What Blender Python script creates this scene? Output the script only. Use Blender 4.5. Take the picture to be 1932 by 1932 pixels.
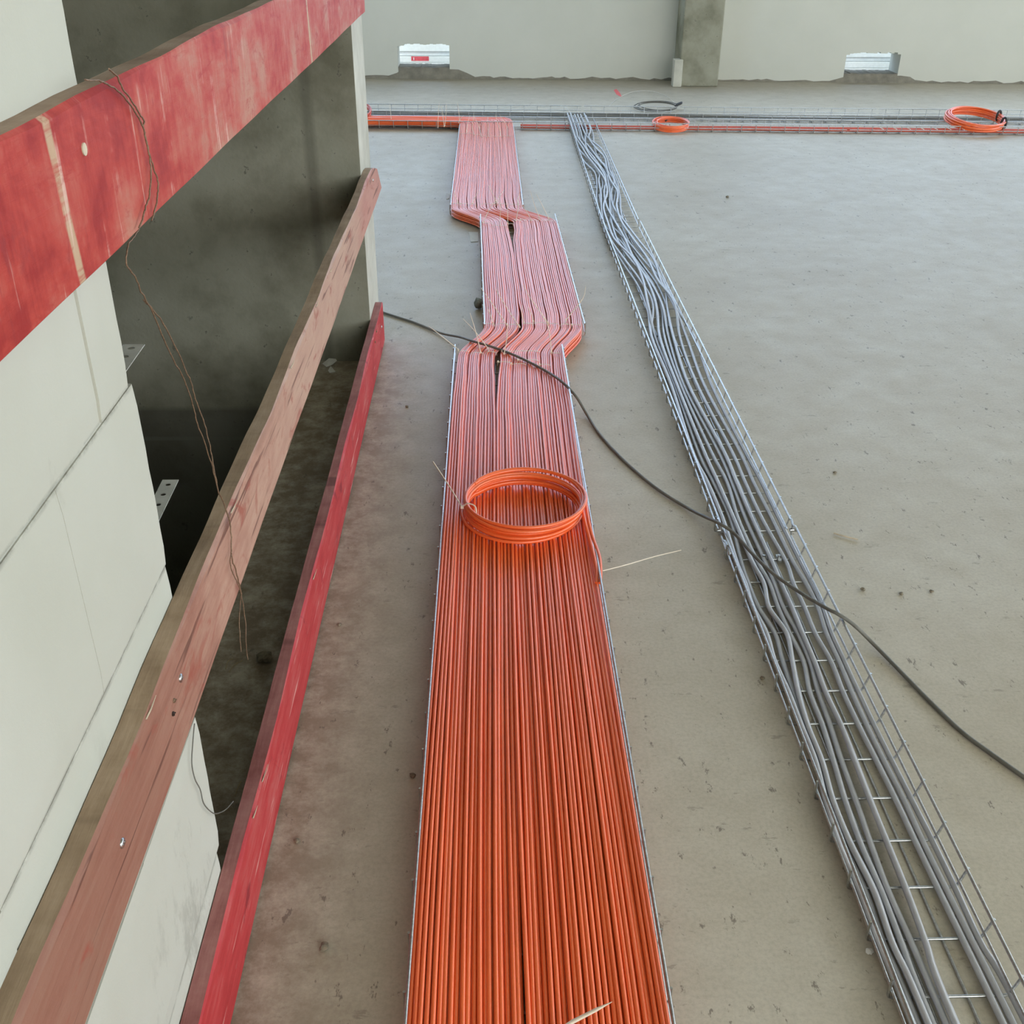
import bpy, bmesh, math, random
from mathutils import Vector, Matrix
for o in list(bpy.data.objects): bpy.data.objects.remove(o)
random.seed(7)
SC = bpy.context.scene
COL = SC.collection
# ---------------------------------------------------------------- camera
F = 2000.0; H = 1.415; RO = math.radians(.35); VP = (915, -195)
def cam_axes():
    dx, dy = VP[0]-966, VP[1]-966
    c, s = math.cos(-RO), math.sin(-RO)
    x = dx*c-dy*s; y = dx*s+dy*c
    th = math.atan(-y/F); ps = math.atan(-x/F*math.cos(th))
    f = Vector((math.sin(ps)*math.cos(th), math.cos(ps)*math.cos(th), -math.sin(th)))
    r = Vector((math.cos(ps), -math.sin(ps), 0))
    u = Vector((math.sin(ps)*math.sin(th), math.cos(ps)*math.sin(th), math.cos(th)))
    cr, sr = math.cos(RO), math.sin(RO)
    return r*cr+u*sr, u*cr-r*sr, f
CR, CU, CF = cam_axes()
def ray(px, py): return CF+CR*((px-966)/F)-CU*((py-966)/F)
def UZ(px, py, z=0):
    d = ray(px, py); t = (z-H)/d.z; return Vector((d.x*t, d.y*t, z))
def UX(px, py, X):
    d = ray(px, py); t = X/d.x; return Vector((X, d.y*t, H+d.z*t))
def UY(px, py, Y):
    d = ray(px, py); t = Y/d.y; return Vector((d.x*t, Y, H+d.z*t))
cd = bpy.data.cameras.new('camera'); cam = bpy.data.objects.new('camera', cd); COL.objects.link(cam)
M = Matrix((CR, CU, -CF)).transposed().to_4x4(); M.translation = Vector((0, 0, H)); cam.matrix_world = M
cd.sensor_width = 36; cd.sensor_height = 36; cd.lens = 36*F/1932; cd.clip_start = .02; cd.clip_end = 200
SC.camera = cam
# ---------------------------------------------------------------- light, exposure
SC.view_settings.view_transform = 'Standard'; SC.view_settings.look = 'None'
SC.view_settings.gamma = 1; SC.view_settings.use_curve_mapping = False
SC.view_settings.exposure = 0.36
W = bpy.data.worlds.new('sky'); SC.world = W; W.use_nodes = True
bg = W.node_tree.nodes['Background']; bg.inputs[0].default_value = (.56, .75, 1, 1); bg.inputs[1].default_value = 2.6
def area(name, loc, rot, sx, sy, power, color):
    l = bpy.data.lights.new(name, 'AREA'); l.shape = 'RECTANGLE'; l.size = sx; l.size_y = sy
    l.energy = power; l.color = color
    o = bpy.data.objects.new(name, l); COL.objects.link(o); o.location = loc; o.rotation_euler = rot; return o
area('daylight_far_windows', (2.2, 10.36, 2.3), (math.radians(-90), 0, 0), 14.4, 2.5, 70, (.30, .50, 1))
area('daylight_right_windows', (10.1, 2.5, 2.7), (0, math.radians(90), 0), 3.0, 13, 215, (1, .915, .765))
area('daylight_front_windows', (5.2, -5.1, 2.6), (math.radians(90), 0, 0), 8, 3.0, 330, (1, .925, .785))
sl = bpy.data.lights.new('sun', 'SUN'); sl.energy = 26; sl.angle = .01; so = bpy.data.objects.new('sun', sl); COL.objects.link(so); so.rotation_euler = (math.radians(-3), 0, 0)

# ---------------------------------------------------------------- materials
class N:
    def __init__(s, name):
        s.m = bpy.data.materials.new(name); s.m.use_nodes = True; s.t = s.m.node_tree
        s.b = s.t.nodes['Principled BSDF']
    def n(s, typ, ins=None, **kw):
        nd = s.t.nodes.new(typ)
        for k, v in kw.items(): setattr(nd, k, v)
        for k, v in (ins or {}).items():
            i = nd.inputs[k]
            if hasattr(v, 'is_linked') or hasattr(v, 'links'): s.t.links.new(v, i)
            else: i.default_value = v
        return nd
    def coord(s, scale=(1, 1, 1), kind='Object', rot=(0, 0, 0)):
        c = s.n('ShaderNodeTexCoord'); mp = s.n('ShaderNodeMapping', {'Vector': c.outputs[kind]})
        mp.inputs['Scale'].default_value = scale; mp.inputs['Rotation'].default_value = rot; return mp.outputs[0]
    def noise(s, vec, scale, detail=4, rough=.55, dist=0):
        return s.n('ShaderNodeTexNoise', {'Vector': vec, 'Scale': scale, 'Detail': detail, 'Roughness': rough, 'Distortion': dist}).outputs['Fac']
    def ramp(s, fac, stops):
        r = s.n('ShaderNodeValToRGB', {'Fac': fac}); e = r.color_ramp.elements
        while len(e) > len(stops): e.remove(e[-1])
        while len(e) < len(stops): e.new(1)
        for el, (p, c) in zip(e, stops):
            el.position = p; el.color = (c[0], c[1], c[2], 1) if hasattr(c, '__len__') else (c, c, c, 1)
        return r.outputs[0]
    def mix(s, fac, a, b, mode='MIX'):
        nd = s.n('ShaderNodeMix', data_type='RGBA', blend_type=mode)
        for i, v in ((0, fac), (6, a), (7, b)):
            if hasattr(v, 'links'): s.t.links.new(v, nd.inputs[i])
            elif i == 0: nd.inputs[0].default_value = v
            else: nd.inputs[i].default_value = (*v, 1)
        return nd.outputs[2]
    def math(s, op, a, b=0, c=None):
        nd = s.n('ShaderNodeMath', operation=op)
        for i, v in enumerate((a, b) if c is None else (a, b, c)):
            if hasattr(v, 'links'): s.t.links.new(v, nd.inputs[i])
            else: nd.inputs[i].default_value = v
        return nd.outputs[0]
    def sep(s, v): return s.n('ShaderNodeSeparateXYZ', {'Vector': v}).outputs
    def set(s, col=None, rough=None, metal=None, spec=None, bump=None, bs=.2, bd=.002, **kw):
        for nm, v in (('Base Color', col), ('Roughness', rough), ('Metallic', metal), ('Specular IOR Level', spec)):
            if v is None: continue
            if hasattr(v, 'links'): s.t.links.new(v, s.b.inputs[nm])
            else: s.b.inputs[nm].default_value = (*v, 1) if nm == 'Base Color' else v
        for k, v in kw.items(): s.b.inputs[k.replace('_', ' ')].default_value = v
        if bump is not None:
            bn = s.n('ShaderNodeBump', {'Strength': bs, 'Distance': bd, 'Height': bump}); s.t.links.new(bn.outputs[0], s.b.inputs['Normal'])
        return s.m
def band(m, v, c, w, soft):  # 1 inside |v-c|<w
    d = m.math('ABSOLUTE', m.math('SUBTRACT', v, c))
    return m.n('ShaderNodeMapRange', {'Value': d, 'From Min': w, 'From Max': w+soft, 'To Min': 1.0, 'To Max': 0.0}).outputs[0]

def mat_floor():
    m = N('screed'); v = m.coord(); x, y, z = m.sep(v)
    n1 = m.noise(v, 1.1, 5, .6); n2 = m.noise(v, 9, 6, .65); n3 = m.noise(v, 60, 3, .6)
    base = m.ramp(n1, [(.3, (.46, .41, .315)), (.5, (.52, .475, .38)), (.7, (.57, .535, .445))])
    base = m.mix(m.ramp(n2, [(.35, 0), (.7, .45)]), base, (.38, .33, .245))
    base = m.mix(m.ramp(m.noise(v, 130, 3, .7), [(.3, .22), (.6, 0)]), base, (.16, .14, .11))
    # dirt walked in along the opening
    dirt = m.n('ShaderNodeMapRange', {'Value': x, 'From Min': -.15, 'From Max': -.42, 'To Min': 0.0, 'To Max': .85}).outputs[0]
    dn = m.ramp(m.noise(v, 14, 6, .75), [(.36, .1), (.58, 1)])
    yr = m.n('ShaderNodeMapRange', {'Value': y, 'From Min': 4.2, 'From Max': 3.2, 'To Min': 0.0, 'To Max': 1.0}).outputs[0]
    base = m.mix(m.math('MULTIPLY', m.math('MULTIPLY', dirt, dn), yr), base, (.17, .12, .075))
    sp = m.noise(m.coord((1, .45, 1)), 38, 4, .75)
    base = m.mix(m.ramp(sp, [(.625, 0), (.67, .75)]), base, (.15, .125, .10))
    sp2 = m.noise(m.coord((1, 2.6, 1)), 12, 5, .75)
    base = m.mix(m.ramp(sp2, [(.62, 0), (.67, .5)]), base, (.22, .19, .15))
    sp3 = m.noise(m.coord((1, 1, 1)), 1.7, 2, .5)
    base = m.mix(m.ramp(sp3, [(.70, 0), (.80, .25)]), base, (.33, .17, .13))
    # mortar remains along the far wall
    fw = m.n('ShaderNodeMapRange', {'Value': m.math('ADD', y, m.math('MULTIPLY', n1, .5)), 'From Min': 8.9, 'From Max': 10.0, 'To Min': 0.0, 'To Max': .6}).outputs[0]
    base = m.mix(fw, base, (.25, .225, .185))
    h = m.math('ADD', m.math('MULTIPLY', n3, .35), m.math('MULTIPLY', m.noise(v, 22, 6, .7), .5))
    return m.set(base, m.ramp(n2, [(.3, .46), (.7, .56)]), spec=.32, bump=h, bs=.18, bd=.0025)
def mat_plaster(name, a, b, scale=3, bs=.1):
    m = N(name); v = m.coord(); n1 = m.noise(v, scale, 5, .6); n2 = m.noise(v, 130, 2, .6)
    return m.set(m.ramp(n1, [(.3, a), (.7, b)]), .85, spec=.3, bump=m.math('ADD', n2, m.math('MULTIPLY', n1, 1.5)), bs=bs, bd=.003)
def mat_block():
    m = N('aerated_block'); v = m.coord(); n1 = m.noise(v, 2.2, 4, .6)
    base = m.ramp(n1, [(.3, (.47, .465, .39)), (.7, (.53, .525, .455))])
    sm = m.ramp(m.noise(m.coord((1, 1.3, .6), rot=(.5, 0, 0)), 6, 7, .72), [(.60, 0), (.68, .6)])
    msk = m.ramp(m.noise(v, 2.3, 2), [(.42, 0), (.58, 1)])
    base = m.mix(m.math('MULTIPLY', sm, msk), base, (.33, .32, .27))
    x, y, z = m.sep(v)
    jn = m.ramp(m.noise(m.coord((1, 1, 1.5)), 26, 5, .75), [(.38, 0), (.58, 1)])
    for zj in (.187, .687, .934):
        base = m.mix(m.math('MULTIPLY', m.math('MULTIPLY', band(m, m.math('ADD', z, m.math('MULTIPLY', n1, .004)), zj+.001, .0016, .0045), jn), .8), base, (.27, .265, .22))
    return m.set(base, .9, spec=.25, bump=m.noise(v, 160, 3, .7), bs=.25, bd=.0015)
def mat_concrete(name='shaft_concrete', k=1.0):
    m = N(name); v = m.coord(); x, y, z = m.sep(v)
    n1 = m.noise(v, 3.5, 6, .6); n2 = m.noise(v, 28, 5, .7)
    base = m.ramp(n1, [(.32, tuple(k*q for q in (.135, .13, .09))), (.52, tuple(k*q for q in (.235, .23, .175))), (.75, tuple(k*q for q in (.29, .285, .225)))])
    base = m.mix(m.ramp(n2, [(.63, 0), (.68, .7)]), base, (.07, .065, .05))
    seam = band(m, x, -.56, .008, .018)
    base = m.mix(m.math('MULTIPLY', seam, .55), base, (.10, .095, .07))
    if name == 'shaft_concrete':  # shade of the pit painted into the colour below the slab joint
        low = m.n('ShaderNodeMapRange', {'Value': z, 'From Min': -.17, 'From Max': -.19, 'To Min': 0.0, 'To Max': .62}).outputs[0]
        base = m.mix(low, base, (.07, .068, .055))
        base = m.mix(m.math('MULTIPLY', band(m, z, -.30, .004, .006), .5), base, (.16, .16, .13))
    return m.set(base, .8, spec=.3, bump=m.math('ADD', n2, m.noise(v, 90, 3)), bs=.3, bd=.002)
def mat_board(name, kind):
    m = N(name); v = m.coord(); x, y, z = m.sep(v)
    grain = m.noise(m.coord((12, .9, 12)), 6, 7, .7, .6)
    patch = m.noise(m.coord((1, 1.6, 3)), 3.2, 5, .65, .3)
    if kind == 'top':
        streak = m.noise(m.coord((1, 16, 1.2)), 1.6, 6, .7, .8)
        f = m.math('ADD', m.math('MULTIPLY', patch, .72), m.math('MULTIPLY', streak, .28))
        # older paint wear grows toward the far end
        f = m.math('ADD', f, m.n('ShaderNodeMapRange', {'Value': y, 'From Min': .9, 'From Max': 1.6, 'To Min': -.06, 'To Max': .05}).outputs[0])
        base = m.ramp(f, [(.40, (.30, .012, .007)), (.48, (.42, .038, .022)), (.56, (.46, .095, .062)), (.66, (.46, .20, .135))])
        yw = m.math('ADD', y, m.math('MULTIPLY', m.noise(m.coord((1, 1, 22)), 1.0, 3), .006))
        yw = m.math('ADD', yw, m.math('MULTIPLY', z, .08))
        b1 = m.math('MULTIPLY', band(m, yw, 1.065, .006, .004), m.ramp(m.noise(m.coord((1, 3, 40)), 1, 4, .7), [(.36, 0), (.5, .85)]))
        b2 = m.math('MULTIPLY', band(m, yw, 2.585, .006, .005), .9)
        base = m.mix(m.math('MAXIMUM', b1, b2), base, (.50, .37, .23))
        sc = m.ramp(m.noise(m.coord((1, 60, 4), rot=(.12, 0, 0)), 1, 3, .6), [(.62, 0), (.66, .6)])
        base = m.mix(m.math('MULTIPLY', sc, m.ramp(patch, [(.45, 0), (.6, 1)])), base, (.70, .48, .40))
        sm = m.ramp(m.noise(m.coord((1, 3, 9), rot=(.55, 0, 0)), 3.0, 6, .75, .6), [(.55, 0), (.66, .8)]) if kind == 'top' else None
        base = m.mix(sm, base, (.36, .02, .012))
        kn = m.ramp(m.noise(m.coord((1, 7, 2), rot=(.5, 0, 0)), 2.2, 5, .7, 1.2), [(.60, 0), (.70, .8)])
        base = m.mix(kn, base, (.27, .02, .018))
    elif kind == 'mid':
        base = m.ramp(m.math('ADD', m.math('MULTIPLY', patch, .6), m.math('MULTIPLY', grain, .4)),
                      [(.36, (.26, .11, .075)), (.48, (.38, .19, .135)), (.6, (.47, .285, .205)), (.72, (.30, .15, .10))])
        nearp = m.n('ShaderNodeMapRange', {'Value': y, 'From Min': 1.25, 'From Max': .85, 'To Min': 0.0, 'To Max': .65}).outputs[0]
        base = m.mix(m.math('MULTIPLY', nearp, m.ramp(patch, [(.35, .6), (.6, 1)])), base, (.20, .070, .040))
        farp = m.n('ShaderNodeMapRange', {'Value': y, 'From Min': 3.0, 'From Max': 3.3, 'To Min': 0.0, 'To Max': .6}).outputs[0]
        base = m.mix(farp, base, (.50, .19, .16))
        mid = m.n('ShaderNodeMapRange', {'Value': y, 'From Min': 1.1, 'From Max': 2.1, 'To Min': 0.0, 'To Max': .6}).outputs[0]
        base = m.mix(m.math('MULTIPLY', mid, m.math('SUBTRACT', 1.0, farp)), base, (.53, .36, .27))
        cr = m.ramp(m.noise(m.coord((1, 1.1, 34)), 2.1, 4, .6, .5), [(.60, 0), (.64, .8)])
        base = m.mix(cr, base, (.12, .045, .03))
        kn = m.ramp(m.noise(m.coord((1, 3, 6)), 2.6, 4, .65, .8), [(.58, 0), (.68, .75)])
        base = m.mix(kn, base, (.30, .07, .045))
    else:
        base = m.ramp(m.math('ADD', m.math('MULTIPLY', patch, .5), m.math('MULTIPLY', grain, .5)),
                      [(.36, (.36, .018, .020)), (.50, (.47, .036, .038)), (.64, (.50, .10, .09)), (.76, (.40, .14, .12))])
        kn = m.ramp(m.noise(m.coord((1, 4, 5)), 2.2, 4, .7, 1), [(.59, 0), (.68, .85)])
        base = m.mix(kn, base, (.24, .015, .022))
        sc = m.ramp(m.noise(m.coord((1, 3, 60)), 1.6, 3, .6), [(.64, 0), (.67, .7)])
        base = m.mix(sc, base, (.72, .42, .36))
    return m.set(base, .62, spec=.4, bump=m.math('ADD', grain, m.math('MULTIPLY', m.noise(v, 90, 3), .4)), bs=.35, bd=.002)
def mat_sawn(name, a, b, c):
    m = N(name); g = m.noise(m.coord((14, 1.2, 14)), 5, 6, .7, .4); p = m.noise(m.coord((2, 2.5, 2)), 4, 5, .65)
    base = m.ramp(m.math('ADD', m.math('MULTIPLY', g, .4), m.math('MULTIPLY', p, .6)), [(.36, a), (.52, b), (.66, c)])
    kn = m.ramp(m.noise(m.coord((1, 9, 1)), 1.5, 3), [(.66, 0), (.74, .6)])
    base = m.mix(kn, base, tuple(q*.45 for q in a))
    return m.set(base, .75, spec=.3, bump=g, bs=.4, bd=.002)
def simple(name, col, rough=.5, metal=0, spec=.5, var=.15, scale=40, **kw):
    m = N(name); n = m.noise(m.coord(), scale, 3)
    base = m.ramp(n, [(.3, tuple(c*(1-var) for c in col)), (.7, tuple(min(1, c*(1+var)) for c in col))])
    return m.set(base, rough, metal, spec, bump=n, bs=.05, bd=.001, **kw)
def mat_cable():
    m = N('orange_cable_jacket'); v = m.coord()
    n = m.noise(v, 5, 3); sp = m.noise(v, 420, 2, .7)
    base = m.ramp(n, [(.3, (.84, .125, .02)), (.7, (.92, .15, .026))])
    base = m.mix(m.ramp(sp, [(.5, 0), (.75, .25)]), base, (.55, .09, .02))
    return m.set(base, .36, spec=.8, bump=sp, bs=.12, bd=.0006, Coat_Weight=.55, Coat_Roughness=.38)
FLOOR = mat_floor(); BLOCK = mat_block()
MORTAR = mat_plaster('mortar', (.36, .355, .30), (.50, .49, .42), 8, .3)
WALLP = mat_plaster('far_plaster', (.58, .585, .515), (.635, .635, .565), 1.5, .06)
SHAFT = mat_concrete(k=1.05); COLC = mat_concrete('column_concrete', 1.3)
PILL = mat_plaster('pillar_skim', (.42, .41, .34), (.60, .59, .51), 6, .15)
ROUGHM = mat_plaster('rough_mortar', (.17, .155, .125), (.27, .25, .20), 14, .6)
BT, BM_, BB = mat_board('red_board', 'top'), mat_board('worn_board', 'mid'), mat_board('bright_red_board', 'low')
ST = mat_sawn('sawn_edge_top', (.25, .17, .12), (.36, .26, .185), (.44, .34, .26))
SM = mat_sawn('sawn_edge_middle', (.22, .15, .09), (.33, .235, .15), (.42, .31, .21))
SB = mat_sawn('sawn_edge_low', (.22, .07, .06), (.33, .13, .115), (.42, .20, .17))
ORA = mat_cable()
RED = simple('red_cable_jacket', (.55, .085, .04), .4)
GREY = simple('grey_cable_jacket', (.42, .425, .44), .38, spec=.7, var=.08, Coat_Weight=.5, Coat_Roughness=.35)
DARK = simple('dark_grey_cable_jacket', (.13, .125, .105), .5)
BLACK = simple('black_rubber', (.02, .02, .02), .5)
ZINC = simple('zinc_wire', (.50, .51, .51), .33, 1.0, var=.2, scale=200)
NYLON = simple('nylon', (.80, .70, .56), .45, spec=.5, var=.05, Transmission_Weight=.0)
WHITEW = simple('white_wire_jacket', (.7, .7, .66), .5)
RUST = simple('rusty_wire', (.20, .125, .075), .6, .3, var=.35, scale=300)
FOAM = simple('white_foam', (.85, .87, .88), .8, var=.04)
LABR = simple('red_label', (.75, .10, .13), .6, var=.1)
STONE = simple('stone_crumb', (.20, .17, .12), .9, var=.4, scale=90)
PAPER = simple('paper_scrap', (.68, .68, .64), .8, var=.08)
SLIV = simple('wood_sliver', (.52, .44, .32), .7, var=.2)
STRAW = simple('straw', (.42, .32, .17), .7, var=.2)
PAINT = simple('red_spray', (.70, .12, .12), .7, var=.2)
OUTG = simple('outside_ground', (.62, .61, .59), .9)

# ---------------------------------------------------------------- helpers
def tag(o, label=None, cat=None, group=None, kind=None):
    if label: o['label'] = label
    if cat: o['category'] = cat
    if group: o['group'] = group
    if kind: o['kind'] = kind
    return o
class MB:
    def __init__(s): s.v = []; s.f = []; s.mi = []; s.sm = []
    def add(s, vs, fs, mi=0, smooth=False):
        b = len(s.v); s.v += [tuple(p) for p in vs]
        for i, f in enumerate(fs):
            s.f.append(tuple(b+k for k in f)); s.mi.append(mi[i] if isinstance(mi, (list, tuple)) else mi); s.sm.append(smooth)
        return s
    def box(s, x0, x1, y0, y1, z0, z1, mi=0, fn=None):
        vs = [(x, y, z) for z in (z0, z1) for y in (y0, y1) for x in (x0, x1)]
        if fn: vs = [fn(*p) for p in vs]
        return s.add(vs, [(0, 2, 3, 1), (4, 5, 7, 6), (0, 1, 5, 4), (2, 6, 7, 3), (0, 4, 6, 2), (1, 3, 7, 5)], mi)
    def tube(s, pts, r, k=8, closed=False, mi=0, flat=1.0):
        pts = [Vector(p) for p in pts]; n = len(pts); up = Vector((0, 0, 1)); vs = []
        nrm = None
        for i in range(n):
            a = pts[i-1] if (i or closed) else pts[0]; b = pts[(i+1) % n] if (i < n-1 or closed) else pts[-1]
            t = (b-a); t = t.normalized() if t.length > 1e-9 else Vector((0, 1, 0))
            if nrm is None:
                ref = up if abs(t.z) < .9 else Vector((1, 0, 0)); nrm = (ref-t*ref.dot(t)).normalized()
            else:
                nrm = nrm-t*nrm.dot(t); nrm = nrm.normalized() if nrm.length > 1e-6 else t.orthogonal().normalized()
            bi = t.cross(nrm); rr = r[i] if hasattr(r, '__len__') else r
            for j in range(k):
                an = 2*math.pi*j/k; vs.append(pts[i]+nrm*(math.cos(an)*rr*flat)+bi*(math.sin(an)*rr))
        fs = [(i*k+j, i*k+(j+1) % k, ((i+1) % n)*k+(j+1) % k, ((i+1) % n)*k+j) for i in range(n if closed else n-1) for j in range(k)]
        s.add(vs, fs, mi, True)
        if not closed: s.add(vs[:k], [tuple(range(k))], mi); s.add(vs[-k:], [tuple(reversed(range(k)))], mi)
        return s
    def build(s, name, mats, parent=None, bevel=0):
        me = bpy.data.meshes.new(name); me.from_pydata(s.v, [], s.f)
        for m in (mats if isinstance(mats, (list, tuple)) else [mats]): me.materials.append(m)
        me.polygons.foreach_set('material_index', s.mi); me.polygons.foreach_set('use_smooth', s.sm); me.update()
        o = bpy.data.objects.new(name, me); COL.objects.link(o)
        if parent: o.parent = parent
        if bevel:
            b = o.modifiers.new('bevel', 'BEVEL'); b.width = bevel; b.segments = 2
        return o
def empty(name, loc=(0, 0, 0)):
    o = bpy.data.objects.new(name, None); COL.objects.link(o); o.location = loc; o.empty_display_size = .05; return o
def cr(pts, n=8):
    """Catmull-Rom through the points"""
    P = [Vector(p) for p in pts]; out = []
    for i in range(len(P)-1):
        a = P[i-1] if i else P[0]*2-P[1]; b, c = P[i], P[i+1]; d = P[i+2] if i+2 < len(P) else c*2-b
        for k in range(n):
            t = k/n; out.append(.5*((2*b)+(c-a)*t+(2*a-5*b+4*c-d)*t*t+(3*b-a-3*c+d)*t**3))
    out.append(P[-1]); return out
def interp(tab, y):
    """smooth interpolation in a table [(y, v), ...]"""
    if y <= tab[0][0]: return tab[0][1]
    for (a, va), (b, vb) in zip(tab, tab[1:]):
        if y <= b:
            t = (y-a)/(b-a); t = t*t*(3-2*t); return va+(vb-va)*t
    return tab[-1][1]

# ---------------------------------------------------------------- setting
XW = -.405; YC = 3.503; YE = 1.125; SLAB = -.60
def wy(x): return 10.17-.045*x      # face of the far wall
mb = MB()
mb.box(XW+.0, 10, -5, 11, -.25, 0)
mb.box(SLAB, XW, YE-.0, YC, -.25, 0)
mb.box(-6, XW, 3.81, 11, -.25, 0)
tag(mb.build('floor', FLOOR), kind='structure')
# white block wall, course by course
rnd = random.Random(3)
zc = [-.0, .187, .437, .687, .934, 1.18, 1.43, 1.68, 1.93, 2.18, 2.43, 2.68, 2.93, 3.18, 3.43, 3.68, 3.93, 4.18, 4.5]
vj = [.45, .875, .603, .878, 1.018, .75, .55, .9, .7, .5, .8, .6, .9, .5, .7, .6, .8, .5]
mb = MB()
for i in range(len(zc)-1):
    z0, z1 = zc[i]+.0012, zc[i+1]-.0012
    ye = YE+(-.008, .006, .002, .004, -.010, .004)[i % 6]
    cuts = [ye, vj[i]]
    while cuts[-1] > -5: cuts.append(cuts[-1]-.62)
    cuts[-1] = -5
    for a, b in zip(cuts[1:], cuts):
        dx = rnd.uniform(-.0012, .0012); x1 = XW+dx; ch = .0018; gp = .0010 if i == 4 else .0002; ya, yb = a+gp, b-(0 if b == ye else gp)
        # block with chamfered visible edges and a slightly ragged end
        nz = 9; ny = 2
        vs = []; fs = []
        for k in range(nz+1):
            z = z0+(z1-z0)*k/nz; jag = rnd.uniform(-.0022, .0022) if b == ye else 0
            inset = ch if k in (0, nz) else 0
            c2 = ch if (b == ye or i == 4) else .0004
            vs += [(x1-.24, ya, z), (x1-inset, ya, z), (x1-inset, yb-c2+jag*.5, z), (x1-c2-inset, yb+jag, z), (x1-.24, yb, z)]
        for k in range(nz):
            for j in range(4): fs.append((k*5+j, k*5+j+1, k*5+5+j+1, k*5+5+j))
            fs.append((k*5+4, k*5, k*5+5, k*5+9))
        fs += [(4, 3, 2, 1, 0), tuple(nz*5+j for j in range(5))]
        mb.add(vs, fs, 0)
mb.box(XW-.238, XW-.0028, -5, YE-.013, 0, 4.5, 1)
tag(mb.build('wall_left', [BLOCK, MORTAR]), kind='structure')
# shaft walls
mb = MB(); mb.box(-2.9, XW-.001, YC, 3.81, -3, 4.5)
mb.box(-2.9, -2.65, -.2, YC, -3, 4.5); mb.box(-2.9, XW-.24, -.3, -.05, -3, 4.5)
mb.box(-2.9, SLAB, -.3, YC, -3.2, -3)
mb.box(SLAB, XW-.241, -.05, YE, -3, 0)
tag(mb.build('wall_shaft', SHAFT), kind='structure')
mb = MB(); mb.box(XW-.001, XW, YC, 3.81, 0, 4.5)
tag(mb.build('trim_1', PILL), kind='structure')
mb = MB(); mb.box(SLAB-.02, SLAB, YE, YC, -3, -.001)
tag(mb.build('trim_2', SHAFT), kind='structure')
# far wall with two low openings and a high window band
OPEN = [(-.785, -.325, .092, .288), (3.175, 3.650, .072, .250)]
def farwall():
    mb = MB(); xs = [-6, -5, OPEN[0][0], OPEN[0][1], OPEN[1][0], OPEN[1][1], 9.5, 10.4]
    fn = lambda x, y, z: (x, y+wy(x), z)
    r = random.Random(11)
    for a, b in zip(xs, xs[1:]):
        op = next((o for o in OPEN if abs(o[0]-a) < 1e-6), None)
        if op:
            # ragged broken lintel and sill
            n = 16
            for k in range(n):
                xa, xb = a+(b-a)*k/n, a+(b-a)*(k+1)/n
                e = .018*max(0, 1-k/2.0)+.012*max(0, (k-n+2)/2)
                mb.box(xa, xb, 0, .25, op[3]-r.uniform(0, .010)-e, 1.0, 0, fn)
                mb.box(xa, xb, .0, .25, 0, op[2]+r.uniform(-.002, .004), 1, fn)
            mb.box(a, b, 0, .25, 3.6, 5.4, 0, fn)
        elif a in (-6, 9.5): mb.box(a, b, 0, .25, 0, 5.4, 0, fn)
        else:
            mb.box(a, b, 0, .25, 0, 1.0, 0, fn); mb.box(a, b, 0, .25, 3.6, 5.4, 0, fn)
    return mb
tag(farwall().build('wall_back', [WALLP, ROUGHM]), kind='structure')
# ragged mortar foot of the far wall and the broken flanks below the openings
mb = MB(); r = random.Random(5); x = -5.8; prev = None
while x < 9.9:
    w = r.uniform(.03, .09); h = r.uniform(.008, .030) if x < 1.7 else r.uniform(.004, .026)
    for o in OPEN:
        if o[0]-.14 < x < o[1]+.16:
            d = 0 if o[0] < x < o[1] else (o[0]-x if x < o[0] else x-o[1]); h = max(h, (o[2]-.012)*(1-d/.16)**.7 if d < .16 else h)
    if prev is None: prev = h
    y = wy(x); y2 = wy(x+w); d0, d1 = .004+.30*prev, .004+.30*h
    mb.add([(x, y-d0, 0), (x+w, y2-d1, 0), (x+w, y2-.002, h), (x, y-.002, prev), (x, y+.01, 0), (x+w, y2+.01, 0), (x+w, y2+.01, h), (x, y+.01, prev)],
           [(0, 1, 2, 3), (3, 2, 6, 7), (0, 3, 7, 4), (1, 5, 6, 2)])
    prev = h; x += w
tag(mb.build('trim_3', ROUGHM), kind='structure')
mb = MB(); mb.box(10, 10.3, -5, 11, 0, 1.0); mb.box(10, 10.3, -5, 11, 4.3, 5.4); mb.box(10, 10.3, 9.2, 11, 1, 4.3); mb.box(10, 10.3, -5, -4.2, 1, 4.3)
tag(mb.build('wall_right', WALLP), kind='structure')
mb = MB(); mb.box(-6, 10.3, -5.3, -5, 0, 1.0); mb.box(-6, 10.3, -5.3, -5, 4.2, 5.4); mb.box(-6, 1.1, -5.3, -5, 1, 4.2); mb.box(9.2, 10.3, -5.3, -5, 1, 4.2)
tag(mb.build('wall_front', WALLP), kind='structure')
mb = MB(); mb.box(-6.3, -6, 3.5, 11, 0, 5.4)
tag(mb.build('wall_side', WALLP), kind='structure')
mb = MB(); mb.box(-6.3, 10.3, -5.3, 11, 5.4, 5.6); mb.box(-6, XW-.25, -5, YC, 4.5, 4.7)
tag(mb.build('ceiling', COLC), kind='structure')
mb = MB(); mb.box(-15, 20, 10.9, 30, -.4, -.05)
tag(mb.build('trim_4', OUTG), kind='structure')
# concrete column at the far wall with its lighter cast foot
cx0, cx1 = 1.665, 2.005
col = MB().box(cx0, cx1, wy(1.8)-.33, wy(1.8)+.0, 0, 5.4).build('concrete_column', COLC, bevel=.01)
tag(col, 'grey concrete column standing against the far wall between the two small openings', 'column')
MB().box(cx0-.055, cx0+.02, wy(1.8)-.36, wy(1.8)-.26, 0, .22).build('cast_foot', PILL, col, bevel=.006)
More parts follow.
